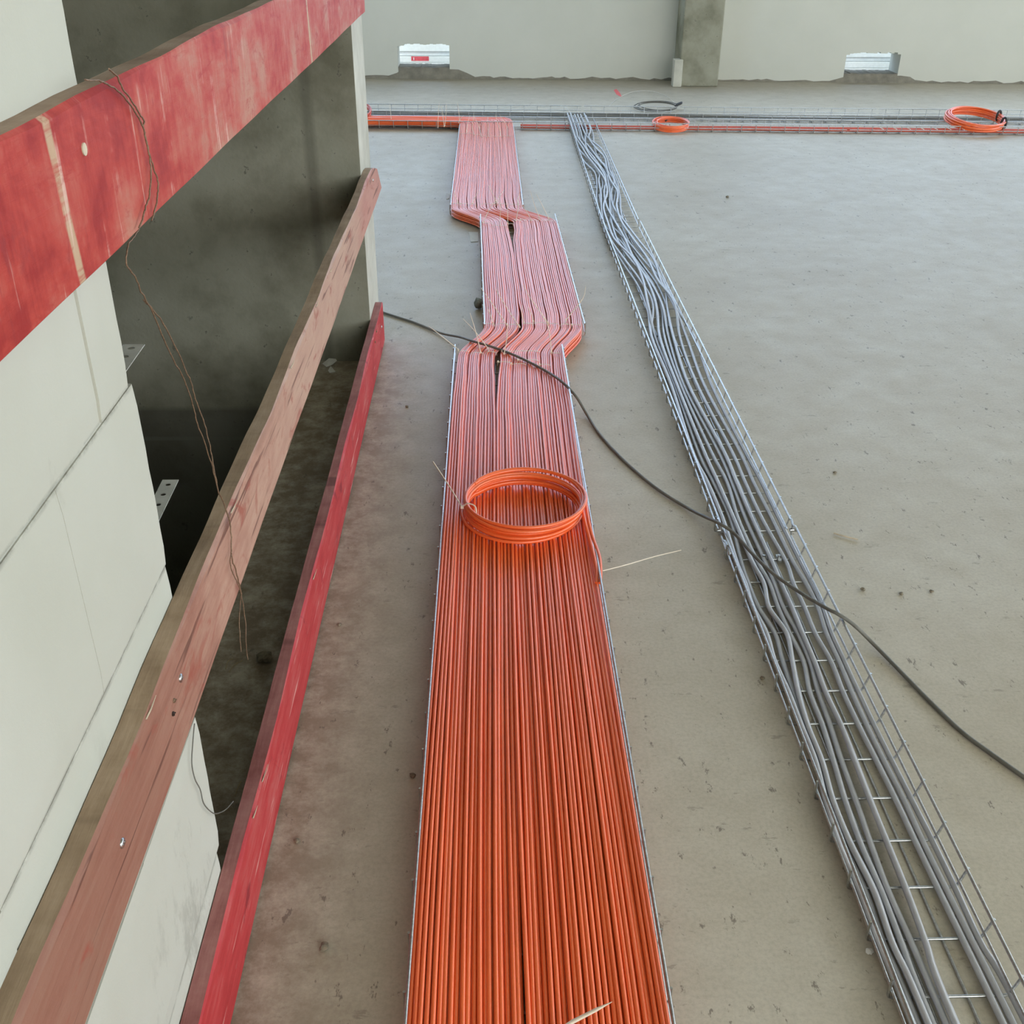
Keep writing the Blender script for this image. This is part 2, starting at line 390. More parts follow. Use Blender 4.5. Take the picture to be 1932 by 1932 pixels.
# foam panels outside, seen through the two openings
for k, o in enumerate(OPEN):
    zz = ([-.05, .066, .120, .160, .32], [-.05, .052, .106, .142, .30])[k]
    for i in range(4):
        yy = wy(o[0])+.55-.02*(i % 2)-(.03 if i == 0 else 0)
        z0 = zz[i] if i else -.05
        p = MB().box(o[0]-.35, o[1]+.35, yy, yy+.5, z0+.0015, zz[i+1]-.0015).build('foam_panel', FOAM, bevel=.003)
        which = ['lowest', 'second from bottom', 'third from bottom', 'topmost'][i]
        side = ['left wall opening', 'right wall opening'][k]
        tag(p, 'white foam panel outside the %s, %s of its stack' % (side, which), 'insulation panel', 'foam panels outside the openings')
        if k == 0 and i == 1:
            q = MB().box(o[0]+.085, o[0]+.250, yy-.0015, yy, z0+.014, zz[i+1]-.001).build('label', LABR, p); q['label'] = 'pinkish red printed label'
            MB().box(o[0]+.105, o[0]+.112, yy-.0025, yy-.0014, z0+.022, z0+.044).build('print', FOAM, q)

# ---------------------------------------------------------------- guard boards
def board(name, z0, z1, y0, y1, mats, zend=None, wob=.0015, seed=1, round_end=0):
    """long plank: front face, sawn top edge; slightly wavy arrises"""
    r = random.Random(seed); n = 90; mb = MB(); vs = []; xf, xb = -.378, -.404
    ph = [r.uniform(0, 6.28) for _ in range(6)]
    for i in range(n+1):
        t = i/n; y = y0+(y1-y0)*t
        w = wob*(math.sin(y*5+ph[0])+.6*math.sin(y*13+ph[1])+.3*math.sin(y*31+ph[2]))
        w2 = wob*(math.sin(y*4+ph[3])+.5*math.sin(y*17+ph[4]))
        zt = z1+w; zb = z0+w2*.5
        if round_end:
            d = max(0, 1-(y1-y)/round_end); zt -= .035*d*d; zb += 0
            y_t = y-.0*d
        c = .0035+.002*math.sin(y*9+ph[5])
        vs += [(xb, y, zb), (xb, y, zt), (xf-c, y, zt), (xf, y, zt-c), (xf, y, zb+.002), (xf-.002, y, zb)]
    fs = []; mi = []
    for i in range(n):
        for j in range(6):
            fs.append((i*6+j, (i+1)*6+j, (i+1)*6+(j+1) % 6, i*6+(j+1) % 6)); mi.append(1 if j in (1, 0) else 0)
    fs += [tuple(range(6)), tuple(n*6+5-j for j in range(6))]; mi += [1, 1]
    mb.add(vs, fs, mi)
    return mb.build(name, mats)
def skew_end(o, ylim, z0, z1, dy):
    for v in o.data.vertices:
        if v.co.y > ylim: v.co.y += dy*(z1-v.co.z)/(z1-z0)*(v.co.y-ylim)/.3
top = board('guard_board', 1.100, 1.253, -.6, 3.67, [BT, ST], seed=2)
tag(top, 'uppermost guard board, broad, painted red and scuffed pale with a dusty top edge', 'board', 'guard boards across the shaft opening')
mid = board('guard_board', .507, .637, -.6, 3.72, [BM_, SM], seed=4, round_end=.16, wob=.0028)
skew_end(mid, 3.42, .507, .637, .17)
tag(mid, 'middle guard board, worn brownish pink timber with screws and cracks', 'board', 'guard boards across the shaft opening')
low = board('guard_board', .004, .152, -.6, 3.69, [BB, SB], seed=6)
tag(low, 'lowest guard board, bright red, standing on edge on the floor', 'board', 'guard boards across the shaft opening')
def screw(y, z, par, mat=ZINC, r=.0055):
    mb = MB(); n = 12
    mb.tube([(-.3785, y, z), (-.3765, y, z), (-.3755, y, z)], [r, r, r*.6], n)
    mb.tube([(-.3760, y-.002, z), (-.3748, y-.002, z)], .0010, 6); mb.tube([(-.3760, y+.002, z), (-.3748, y+.002, z)], .0010, 6)
    return mb.build('screw', mat, par)
screw(1.026, .588, mid); screw(.777, .575, mid); screw(.99, .583, mid, RUST, .003); screw(.979, .572, mid, simple('dark_hole', (.03, .015, .01), .9), .003)
d = MB().tube([(-.3785, 1.04, 1.208), (-.3768, 1.04, 1.208)], .006, 14).build('wood_plug', SLIV, top); d['label'] = 'pale round wood plug'
screw(3.60, .60, mid); screw(3.60, .09, low)
for y, z, b in ((3.42, .14, low), (3.36, .125, low)): screw(y, z, b, RUST, .004)
# splinters on the board edges
r = random.Random(9)
for b, zt, ys, mt in ((mid, .637, (1.9, 2.25, 2.5, 1.35, .9), SLIV), (low, .152, (1.22, 1.30, 1.9), SLIV)):
    for y in ys:
        mb = MB(); L = r.uniform(.02, .04)
        mb.tube([(-.3775, y, zt-.004), (-.3760, y+L*.5, zt-.003), (-.3735, y+L, zt+r.uniform(.0, .006))], [.0012, .001, .0003], 5)
        mb.build('splinter', mt, b)

# ---------------------------------------------------------------- perforated wall anchors in the block joints
def anchor(z, x0, x1, y0, y1, rot, label, bend=0):
    mb = MB(); L = y1-y0; n = max(2, round(L/.03)); w = x1-x0; t = .0012
    def pt(u, v): 
        return (x0+w*u+rot*(v*L), y0+v*L, z+bend*v*v)
    K = 12
    for i in range(n):
        v0, v1 = i/n, (i+1)/n; vc = (v0+v1)/2; notch = .10 if i % 2 else 0
        outer = []; inner = []
        for k in range(K):
            a = 2*math.pi*k/K+math.pi/4; c, s = math.cos(a), math.sin(a); mx = max(abs(c), abs(s))
            outer.append((.5+.5*c/mx*(1-notch*(abs(s/mx) > .99)), vc+(v1-v0)/2*s/mx))
            inner.append((.5+.17*c, vc+.17*w/L*s))
        for dz, flip in ((0, 0), (t, 1)):
            vs = [(*pt(*p)[:2], pt(*p)[2]+dz) for p in outer+inner]
            fs = [(k, (k+1) % K, K+(k+1) % K, K+k) for k in range(K)]
            mb.add(vs, [f[::-1] for f in fs] if flip else fs)
    for e in (0, 1):
        a, b, c, d = pt(e, 0), pt(e, 1), pt(e, 1), pt(e, 0)
        mb.add([a, b, (c[0], c[1], c[2]+t), (d[0], d[1], d[2]+t)], [(0, 1, 2, 3)])
    return tag(mb.build('wall_anchor', ZINCM), label, 'metal strip', 'perforated wall anchors in the block joints')
ZINCM = simple('dull_zinc', (.50, .50, .45), .55, .35, var=.12)
anchor(.6875, -.463, -.440, 1.09, 1.350, -.02, 'long perforated metal strip sticking out of the block wall at the lower joint')
anchor(.934, -.446, -.420, 1.08, 1.245, -.02, 'short perforated metal anchor strip sticking out of the block wall at the upper joint')

# ---------------------------------------------------------------- wire mesh cable trays
WR = .0024
def tray(P0, P1, w, h, label, group='wire mesh cable trays', zbase=.004, off=0, nlong=5, mz=.45, sp=0):
    """P0,P1: floor line at left base edge; local x across, y along"""
    P0, P1 = Vector(P0), Vector(P1); d = P1-P0; L = d.length; ang = math.atan2(d.y, d.x)-math.pi/2
    root = empty('cable_tray', (P0.x, P0.y, zbase)); root.rotation_euler = (0, 0, ang)
    tag(root, label, 'cable tray', group)
    # cross wires, each bent into a U
    c = .007; us = [(0, h), (0, c), (.002, .002+WR), (c, WR*1)]
    pts = [(0, 0, h)]+[(0, 0, c+WR)]+[(c*.3, 0, c*.3+WR), (c, 0, WR)]+[(w-c, 0, WR), (w-c*.3, 0, c*.3+WR), (w, 0, c+WR), (w+sp, 0, h)]
    cw = MB().tube(pts, WR, 7).build('cross_wire', ZINC, root)
    n = int((L-.02)/.1); cw.location = (0, .02+off, 0)
    for i in range(1, n+1):
        if .02+off+.1*i > L-.005: break
        c2 = cw.copy(); COL.objects.link(c2); c2.parent = root; c2.location = (0, .02+off+.1*i, 0)
    xs = [w*(k+1)/(nlong+1) for k in range(nlong)]
    lw = None
    pos = [(WR*1.9, h, .0028), (w+sp-WR*1.9, h, .0028), (WR*1.9, h*mz, WR), (w+sp*mz-WR*1.9, h*mz, WR)]+[(x, -WR*.6, WR) for x in xs]
    for x, z, rr in pos:
        z = max(z, rr-zbase+.0005)
        if lw is None or rr != lw[1]:
            o = MB().tube([(0, 0, 0), (0, L*.5, 0), (0, L, 0)], rr, 8).build('long_wire', ZINC, root); lw = (o, rr)
        else:
            o = lw[0].copy(); COL.objects.link(o); o.parent = root
        o.location = (x, 0, z)
    return root
TR = []
TR.append(tray((-.128, .05), (-.119, 3.50), .383, .056, 'wire mesh cable tray nearest the viewer, filled with orange cables', nlong=7))
TR.append(tray((-.016, 3.70), (-.037, 5.26), .377, .056, 'wire mesh cable tray in the middle of the orange run, offset to the right', nlong=7))
TR.append(tray((-.189, 5.44), (-.188, 7.64), .377, .056, 'wire mesh cable tray at the far end of the orange run, offset to the left', nlong=7))
tray((.590, -.3), (.581, 2.27), .183, .047, 'wire mesh cable tray with few grey cables, front length', nlong=2, mz=.38, sp=.010, off=.065)
tray((.579, 2.30), (.5605, 5.16), .183, .047, 'wire mesh cable tray packed with grey cables, middle length beyond the clips', nlong=2, mz=.4, sp=.008)
tray((.5605, 5.20), (.582, 7.95), .186, .046, 'wire mesh cable tray with grey cables, rear length reaching the cross trays', nlong=3)
# cross trays along the far wall
def fy(y0, x): return y0-.045*x
for k, (xa, xb, nm) in enumerate(((-2.4, .58, 'left stretch holding the thick orange bundle'), (.60, 2.5, 'middle stretch below the grey run'), (2.52, 5.6, 'right stretch below the round coil'))):
    tray((xb, fy(7.745, xb)), (xa, fy(7.745, xa)), -.20 if False else .20, .056, 'wire mesh cross tray behind the orange run, '+nm, 'cross trays by the far wall', nlong=3, off=.01)
for k, (xa, xb, nm) in enumerate(((-2.4, .7, 'left stretch'), (.72, 2.9, 'middle stretch beside the black coil'), (2.92, 5.6, 'right stretch'))):
    t = tray((xb, fy(8.13, xb)), (xa, fy(8.13, xa)), .30, .056, 'rearmost wire mesh cross tray nearest the far wall, '+nm, 'cross trays by the far wall', nlong=5, off=.01)
# clips where two grey-run trays meet
def clip(x, y, z, lab):
    mb = MB(); 
    mb.tube([(x, y-.035, z), (x, y-.02, z+.006), (x, y-.005, z), (x, y+.012, z+.006), (x, y+.03, z)], .0032, 8)
    mb.tube([(x, y-.005, z+.004), (x, y-.005, z-.028)], .0028, 8)
    mb.tube([(x-.006, y-.005, z-.014), (x+.006, y-.005, z-.014)], .005, 6)
    root = mb.build('tray_clip', ZINC)
    MB().tube([(x+.0065, y-.005, z-.014), (x+.012, y-.005, z-.014)], .0035, 6).build('bolt', ZINC, root)
    return tag(root, lab, 'clip', 'clips joining the grey-run trays')
clip(.582, 2.285, .048, 'metal clip joining the grey-run trays on the left rail')
clip(.766, 2.285, .048, 'metal clip joining the grey-run trays on the right rail')
clip(.584, 2.20, .034, 'lower metal clip on the left side wires of the grey-run tray joint')
for x, lab in ((.675, 'small dark clip on tray floor between grey cables, left one'), (.712, 'small dark clip on tray floor between grey cables, right one')):
    mb = MB(); mb.box(x-.004, x+.004, 2.17, 2.20, .006, .012); mb.tube([(x, 2.185, .010), (x, 2.185, .020)], .004, 6)
    tag(mb.build('tray_clip', ZINC), lab, 'clip', 'clips joining the grey-run trays')

# ---------------------------------------------------------------- orange cables
NC = 44; SPL = 16; RC = .0039
XL = [(.2, -.120), (1.0, -.119), (3.04, -.108), (3.30, -.103), (3.42, -.100), (3.72, -.010), (3.85, -.006), (4.0, -.010), (4.48, -.018), (5.0, -.026), (5.16, -.030), (5.44, -.180), (5.65, -.186), (6.0, -.184), (7.4, -.178), (7.7, -.176)]
XR = [(.2, .246), (1.0, .246), (2.5, .249), (3.04, .254), (3.30, .253), (3.42, .256), (3.72, .344), (3.85, .348), (4.0, .346), (4.48, .340), (5.0, .334), (5.16, .331), (5.44, .174), (5.65, .170), (6.0, .176), (7.4, .180), (7.7, .180)]
GAP = [(2.95, 0), (3.2, .008), (3.38, .018), (3.50, .014), (3.65, .010), (3.78, .006), (4.0, 0), (4.55, 0), (4.8, .008), (5.05, .030), (5.17, .034), (5.30, .008), (5.5, 0), (7.2, 0), (7.4, .006), (7.6, .006)]
BGAP = [(2.7, 0), (3.1, .0015), (3.35, .0055), (3.5, .0045), (3.75, .0062), (3.95, .003), (4.2, .0), (4.8, .0), (5.15, .0010), (5.30, .0015), (5.50, .0072), (5.8, .0048), (6.2, 0), (7.0, .0003), (7.35, .0042), (7.7, .0040)]
NGAP = [(.2, .0045), (.95, .0035), (1.5, .0012), (2.0, 0)]
BUN = [5, 10, 16, 22, 28, 34, 39]
rc = random.Random(21)
PHX = [(rc.uniform(0, 6.28), rc.uniform(1.2, 2.6), rc.uniform(0, 6.28), rc.uniform(3.5, 6)) for _ in range(NC)]
ZJ = [rc.choice((0, 0, .0006, -.0012, -.0024, .0014)) for _ in range(NC)]
def cable_x(i, y):
    l, r_ = interp(XL, y), interp(XR, y); g = interp(GAP, y); bg_ = interp(BGAP, y); ng = interp(NGAP, y)
    sp = 17 if y > 4.3 else SPL
    tot = g+bg_*len(BUN)+ng
    pitch = ((r_-l)-tot)/(NC-1)
    x = l+pitch*i+(g if i >= sp else 0)+bg_*sum(1 for b in BUN if i >= b)+(ng if i >= 20 else 0)
    damp = .4 if bg_ > .001 else 1.0
    p = PHX[i]; x += damp*.0010*(math.sin(y*p[1]+p[0])+.6*math.sin(y*p[3]+p[2]))+damp*.0022*math.sin(y*1.3+i*.18)
    return x
def ystations():
    ys = []; y = -.4
    while y < 7.5:
        ys.append(y); y += .022 if (3.0 < y < 4.1 or 4.7 < y < 5.8 or y > 7.2) else .07
    return ys
YS = ystations()
def ord_(n):
    return ['first', 'second', 'third', 'fourth', 'fifth', 'sixth', 'seventh', 'eighth', 'ninth', 'tenth', 'eleventh', 'twelfth', 'thirteenth', 'fourteenth', 'fifteenth', 'sixteenth', 'seventeenth', 'eighteenth', 'nineteenth', 'twentieth', 'twenty-first', 'twenty-second'][n-1]
def cable_path(i, layer, zoff, half):
    pts = []
    for y in YS:
        x = cable_x(i, y)+(half*.0042)
        if layer: x = min(x, interp(XR, y)+.001)
        z = .0475+zoff+(ZJ[i] if layer == 0 else 0)
        if layer == 0: z += .0014*math.sin(y*PHX[i][1]*.8+PHX[i][2])
        pts.append((x, y, z))
    # turn left into the cross tray: the left cables turn first
    xe = cable_x(i, 7.5)+half*.0042; q = i/(NC-1); ye = 7.765+.17*q+(.004*layer); R = .05+.05*q
    zt = pts[-1][2]
    pts += [(xe, ye-R*.9-.02, zt), (xe-R*.12, ye-R*.42, zt+.003), (xe-R*.5, ye-R*.1, zt+.006), (xe-R*1.2, ye+.004, zt+.006)]
    for s in (.35, .7, 1.1, 1.6, 2.4):
        xx = xe-R-s; pts.append((xx, fy(ye, xx)-fy(0, xe)*1.0+.004*math.sin(i+s*5)-.03*q*s/2.4, zt+.008+.006*math.sin(i*1.7+s*2)))
    return pts
for i in range(NC):
    o = MB().tube(cable_path(i, 0, 0, 0), RC, 8).build('data_cable', ORA)
    if i == 0: lab = 'orange cable of the top layer lying against the left rail of the near tray'
    elif i == NC-1: lab = 'orange cable of the top layer lying nearest the right rail of the near tray'
    elif i < 22: lab = 'orange cable of the top layer, %s from the left rail of the near tray' % ord_(i+1)
    else: lab = 'orange cable of the top layer, %s from the right rail of the near tray' % ord_(NC-i)
    tag(o, lab, 'cable', 'orange cables laid side by side in the top layer')
for i in range(NC-1):
    tag(MB().tube(cable_path(i, 1, -.0078, 1), RC, 6).build('data_cable', ORA), 'orange cable of the second layer, half hidden beneath the top row', 'cable', 'orange cables under the top layer')
for L in (2, 3, 4):
    for i in (0, 1, NC-2, NC-1):
        tag(MB().tube(cable_path(i, L, -.0083*L-.0005, (L % 2)*(1 if i < 9 else -1)), RC, 6).build('data_cable', ORA), 'orange cable low in the pile, seen at its flank where it bends', 'cable', 'orange cables at the flanks of the lower layers')

# ---------------------------------------------------------------- coils
def coil(name, c, radii, z0, dz, r, mat, label, turns=6, tilt=(0, 0), spread=.004, seed=1, flat=1.0, per=2, dr=.009, group=None):
    rr = random.Random(seed); root = empty(name, c); tag(root, label, 'cable coil', group)
    pts = []; n = 56
    R = radii; tot = turns*n
    offs = [(rr.uniform(-spread, spread), rr.uniform(-spread, spread), rr.uniform(-.003, .003), rr.uniform(0, 6.28)) for _ in range(turns+1)]
    for k in range(tot+1):
        t = k/n; i = min(int(t), turns-1); f = t-i; f = f*f*(3-2*f)
        o1, o2 = offs[i], offs[min(i+1, turns)]
        lv1, lv2 = i//per, min(i+1, turns-1)//per
        ra = R-dr*(i % per)+(R-dr*(min(i+1, turns-1) % per)-(R-dr*(i % per)))*f
        z = z0+dz*(lv1+(lv2-lv1)*f)+(o1[2]+(o2[2]-o1[2])*f)*.3
        ox = o1[0]+(o2[0]-o1[0])*f; oy = o1[1]+(o2[1]-o1[1])*f
        a = 2*math.pi*t+2.6
        z += .0025*math.sin(a+o1[3])*(1 if spread > .003 else .3)
        pts.append(Vector((ox+ra*math.cos(a), oy+ra*math.sin(a), z)))
    m = Matrix.Rotation(tilt[0], 3, 'X') @ Matrix.Rotation(tilt[1], 3, 'Y')
    pts = [m @ p for p in pts]
    body = MB().tube(pts, r, 8, flat=flat).build('cable_loops', mat, root)
    return root
CC = Vector((.088, 2.350, .0515))
c1 = coil('coiled_cable', CC, .153, .0045, .0090, .0046, ORA, 'round coil of orange cable lying on the orange cables in the near tray', 9, spread=.007, seed=4, per=2, dr=.011)
# its free ends run down to the right rail
for dx in (0, .009):
    p = [UZ(1097+dx*200, 950, .075), UZ(1104, 985, .072), UZ(1112, 1015, .064), UZ(1121+dx*300, 1050, .060), UZ(1126, 1078, .057), UZ(1125, 1100, .052)]
    p = [q-CC+Vector((dx, 0, 0)) for q in p]
    MB().tube(cr(p, 6), .0042, 8).build('cable_end', ORA, c1)
RO2 = coil('coiled_cable', (3.43, fy(7.88, 3.43)+.02, .060), .195, .0, .011, .006, ORA, 'upright-leaning orange coil with black ties in the cross tray at far right', 10, tilt=(math.radians(9), math.radians(2)), spread=.012, seed=8, per=2, dr=.012)
for a in (.25, -.55):
    ca, sa = math.cos(a)*.19, math.sin(a)*.19
    mb = MB(); mb.tube([(ca+.016*math.cos(a)*math.cos(t), sa+.016*math.sin(a)*math.cos(t), .028+sa*.15+.036*math.sin(t)) for t in [k*math.pi/6 for k in range(12)]], .008, 6, closed=True)
    mb.build('black_tie', BLACK, RO2)
mc = coil('coiled_cable', (1.30, fy(7.80, 1.3)+.03, .024), .125, .0, .010, .005, ORA, 'flat orange coil in the cross tray just right of the grey run', 8, tilt=(math.radians(6), 0), spread=.010, seed=12, per=2, dr=.012)
MB().tube([(-.03, .10, .02), (-.01, .115, .035), (0, .13, .02)], .006, 6).build('black_tie', BLACK, mc)
coil('coiled_cable', (-.98, fy(7.90, -.98)+.05, .070), .15, .0, .011, .005, RED, 'red coil at the left end of the cross tray, half hidden by the wall', 5, tilt=(math.radians(14), 0), spread=.010, seed=15)
bc = coil('coiled_cable', (1.32, 8.62, .018), .16, .0, .009, .0035, DARK, 'thin dark cable coil lying on the floor behind the cross trays', 4, spread=.03, seed=18, tilt=(math.radians(3), 0))
MB().tube([(.13, -.03, .01), (.18, -.02, .03), (.19, .02, .03), (.15, .03, .012)], .008, 7).build('plug', BLACK, bc)

# ---------------------------------------------------------------- red cables of the right cross tray, dark cables in the rear tray
for k in range(6):
    r = random.Random(40+k); y0 = 7.775+.012*k; z = .016+(.0095 if k % 2 else 0)
    pts = [(.22-.05*k, 7.66+.02*k, .044)] if False else []
    pts += [(x, fy(y0, x)+r.uniform(-.004, .004), z+r.uniform(0, .004)) for x in [.24+.4*j for j in range(14)]]
    tag(MB().tube(cr(pts, 4), .0042, 7).build('data_cable', RED), 'red cable in the cross tray right of the orange run, %s from front' % ord_(k+1), 'cable', 'red cables in the right cross tray')
for k in range(7):
    r = random.Random(60+k); y0 = 8.17+.034*k
    pts = [(x, fy(y0, x)+r.uniform(-.014, .014), .014+.004*(k % 3)+r.uniform(0, .004)) for x in [-2.3+.5*j for j in range(16)]]
    tag(MB().tube(cr(pts, 4), .0034, 7).build('thin_cable', DARK if k % 3 else GREY), 'thin dull cable lying along the rearmost tray, %s from the front' % ord_(k+1), 'cable', 'thin cables in the rearmost tray')

# ---------------------------------------------------------------- grey cables
rows = [(1889.5, (1705, 1714, 1734, 1743, 1767, 1785, 1873, 1891, 1915)),
        (1779.8, (1658, 1666, 1684, 1701, 1720, 1747, 1820, 1836, 1851)),
        (1681.2, (1622, 1632, 1649, 1663, 1676, 1711, 1772, 1787, 1805)),
        (1591.8, (1583, 1590, 1605, 1624, 1643, 1675, 1729, 1743, 1762)),
        (1510.6, (1558, 1563, 1572, 1595, 1615, 1642, 1691, 1706, 1721)),
        (1435.9, (1539, 1544, 1551, 1573, 1588, 1613, 1654, 1668, 1683)),
        (1368, (1512, 1518, 1524, 1552, 1566, 1587, 1620, 1635, 1649)),
        (1305.9, (1488, 1496, 1506, 1528, 1544, 1558, 1591, 1607, 1620)),
        (1247.9, (1462, 1477, 1495, 1516, 1528, 1537, 1568, 1583, 1593)),
        (1194.9, (1446, 1462, 1484, 1490, 1505, 1514, 1538, 1559, 1569)),
        (1145.8, (1421, 1431, 1451, 1468, 1478, 1494, 1518, 1543, 1552)),
        (1100.3, (1406, 1412, 1441, 1452, 1461, 1474, 1497, 1520, 1531)),
        (1058, (1389, 1398, 1418, 1428, 1443, 1456, 1482, 1495, 1509)),
        (979.4, (1364, 1378, 1385, 1393, 1407, 1420, 1438, 1457, 1470)),
        (910.6, (1335, 1346, 1355, 1372, 1381, 1390, 1406, 1422, 1437)),
        (851, (1306, 1317, 1328, 1341, 1355, 1365, 1380, 1395, 1405)),
        (725.6, (1266, 1272, 1277, 1284, 1290, 1299, 1315, 1328, 1342)),
        (637.6, (1230, 1237, 1245, 1254, 1262, 1271, 1283, 1296, 1311))]
GZ = [.020, .0105, .021, .0105, .0115, .0205, .0105, .0110, .0105]
def grow(i, z=None):
    return [UZ(xs[i], y, z or GZ[i]) for y, xs in rows]
NG = 12
perm_rows = []
rg = random.Random(77)
ords = []
cur = list(range(NG))
for k in range(13):
    for _ in range(5):
        j = rg.randrange(NG-1); cur[j], cur[j+1] = cur[j+1], cur[j]
    if k % 3 == 2:
        j = rg.randrange(NG-3); cur[j], cur[j+3] = cur[j+3], cur[j]
    ords.append(list(cur))
def base_left(y): return .590-.0035*(y+.3) if y < 2.27 else (.579-.0065*(y-2.3) if y < 5.2 else .5605+.0078*(y-5.2))
map8 = [0, 1, 3, 4, 6, 7, 9, 10, 11]; extra = [2, 5, 8]
for n_ in range(NG):
    if n_ in map8: near = grow(map8.index(n_))
    else: near = [p+Vector((.0012*math.sin(q*1.3+n_), 0, 0)) for q, p in enumerate(grow((0, 2, 5)[extra.index(n_)], .0098))]
    p0 = near[0]; p1 = near[1]; lead = [Vector((p0.x+.012-.001*n_, p0.y-.9, p0.z)), Vector((p0.x+.006, p0.y-.4, p0.z))]
    far = []
    ylast = near[-1].y; z = .016+.0085*((n_*7) % 4)
    for k in range(13):
        y = ylast+.30*(k+1); slot = ords[k].index(n_); u = .10+.80*slot/(NG-1)+rg.uniform(-.05, .05)
        cen = .5+.16*math.sin(k*.9+1); u = cen+(u-.5)*(.85 if k < 9 else .95); u = min(.93, max(.07, u))
        far.append(Vector((base_left(y)+.184*u, y, z+.002*math.sin(k+n_))))
    if far[-1].y < 8.0: far.append(Vector((far[-1].x-.01, 8.02, z+.03)))
    pts = lead+near+far
    o = MB().tube(cr(pts, 7), .0053, 9).build('grey_cable', GREY)
    if n_ in map8: lab = 'grey cable in the right-hand tray, %s upper strand from left at the front' % ord_(map8.index(n_)+1)
    else: lab = 'grey cable on the bottom of the right-hand mesh tray, under the upper strands'
    tag(o, lab if len(lab.split()) <= 16 else 'grey cable in the right-hand tray, %s upper strand from the left at the front' % ord_(map8.index(n_)+1), 'cable', 'grey cables in the right-hand tray' if n_ in map8 else 'lower grey cables in the right-hand tray')

# loose dark cable across everything
lp = [(640, 560, .004), (700, 580, .004), (730, 592, .005), (780, 608, .005), (830, 628, .008), (868, 636, .030), (893, 644, .058), (930, 655, .058), (965, 668, .057), (1000, 684, .057), (1035, 703, .057), (1062, 722, .064), (1086, 747, .050), (1105, 778, .012), (1128, 815, .005), (1160, 852, .005), (1200, 890, .005), (1245, 926, .006), (1300, 960, .008), (1332, 976, .035), (1352, 985, .064), (1385, 1006, .058), (1420, 1045, .054), (1460, 1083, .052), (1510, 1118, .054), (1560, 1148, .062), (1580, 1158, .064), (1612, 1180, .045), (1650, 1217, .012), (1700, 1268, .006), (1757, 1326, .005), (1815, 1381, .005), (1870, 1422, .005), (1932, 1466, .005), (2010, 1520, .005)]
tag(MB().tube(cr([UZ(a, b, c) for a, b, c in lp], 8), .0044, 8).build('loose_cable', DARK), 'single loose dark grey cable trailing diagonally across the trays and floor', 'cable')
# thin white wire looping from rear tray into grey run
wp = [(800, 201, .03), (870, 203, .03), (960, 203, .03), (1020, 201, .04), (1048, 198, .06), (1068, 204, .07), (1078, 216, .05), (1086, 235, .05)]
tag(MB().tube(cr([UZ(a, b, c) for a, b, c in wp], 8), .0018, 6).build('thin_cable', WHITEW), 'thin white wire arching from the rearmost tray into the grey run', 'wire')
tag(MB().tube(cr([UZ(a, b, .004) for a, b in ((1150, 200), (1165, 186), (1195, 173), (1230, 172), (1258, 182), (1275, 196))], 8), .0014, 6).build('thin_wire', WHITEW), 'thin pale wire bowed over the floor behind the cross trays', 'wire')

# ---------------------------------------------------------------- cable ties
TIEG = 'white cable ties around the orange bundles'
def tie(xa, xb, y, ztop, tail=None, label='', seed=0, depth=.012, zb=None, wide=.0016, arch=.003):
    r = random.Random(seed); mb = MB()
    if xa is not None:
        n = 8; pts = [(xa-.002, y, ztop-depth)]
        for k in range(n+1):
            t = k/n; pts.append((xa+(xb-xa)*t, y+.004*math.sin(t*3+seed)*.5, ztop+arch*(1-(2*t-1)**4)))
        pts.append((xb+.002, y, ztop-depth)); mb.tube(pts, wide, 6, flat=.6)
    tp = None
    if tail:
        a, b = Vector(tail[0]), Vector(tail[-1]); pts = [Vector(p) for p in tail]
        if len(pts) == 2:
            m = (a+b)/2+Vector((r.uniform(-.004, .004), r.uniform(-.006, .006), r.uniform(-.003, .003))); pts = [a, m, b]
        if xa is not None:
            q = Vector((min(max(a.x, xa), xb), y, ztop+arch*.8))
            if (q-pts[0]).length > .003: pts = [q]+pts
        pts = cr(pts, 5); rad = [wide*(1-.5*(k/(len(pts)-1))**3) for k in range(len(pts))]
        mb.tube(pts, rad, 6)
    o = mb.build('cable_tie', NYLON)
    h = tail[0] if tail else (xa, y, ztop+arch)
    MB().box(h[0]-.0028, h[0]+.0028, h[1]-.0028, h[1]+.0028, h[2]-.002, h[2]+.0035).build('head', NYLON, o, bevel=.0006)
    return tag(o, label, 'cable tie', TIEG)
ZT = .0535
def px_tie(a, b, row, tailpx, label, dy=.03, seed=0, ztop=ZT):
    """band from pixel a to pixel b on top of the cables; tail standing up from base px through tip px"""
    pa = pb = None; y = None
    if a: pa, pb = UZ(a[0], a[1], ztop), UZ(b[0], b[1], ztop); y = (pa.y+pb.y)/2
    tl = None
    if tailpx:
        t0 = UZ(tailpx[0][0], tailpx[0][1], ztop+.003); tl = [t0]; 
        for k, q in enumerate(tailpx[1:]): tl.append(UY(q[0], q[1], t0.y+dy*(k+1)/max(1, len(tailpx)-1)))
    return tie(pa.x if a else None, pb.x if a else None, y, ztop, tl, label, seed)
def c7(x, y): return (820+x/6.44, 560+y/6.44)
def c3(x, y): return (780+x/4.493, 330+y/4.493)
def c4(x, y): return (680+x/6.44, 180+y/6.44)
def row(name, items, conv, dy, s0):
    for k, (a, b, t) in enumerate(items):
        px_tie(conv(*a) if a else None, conv(*b) if b else None, 0, [conv(*q) for q in t] if t else None,
               ('white cable tie %s from left, %s' % (ord_(k+1), name)) if a else ('loose-standing %s of a white cable tie, %s from left' % (name, ord_(k+1)) if 'tail' in name else 'white cable tie tail standing over the dark gap, '+name), dy, s0+k)
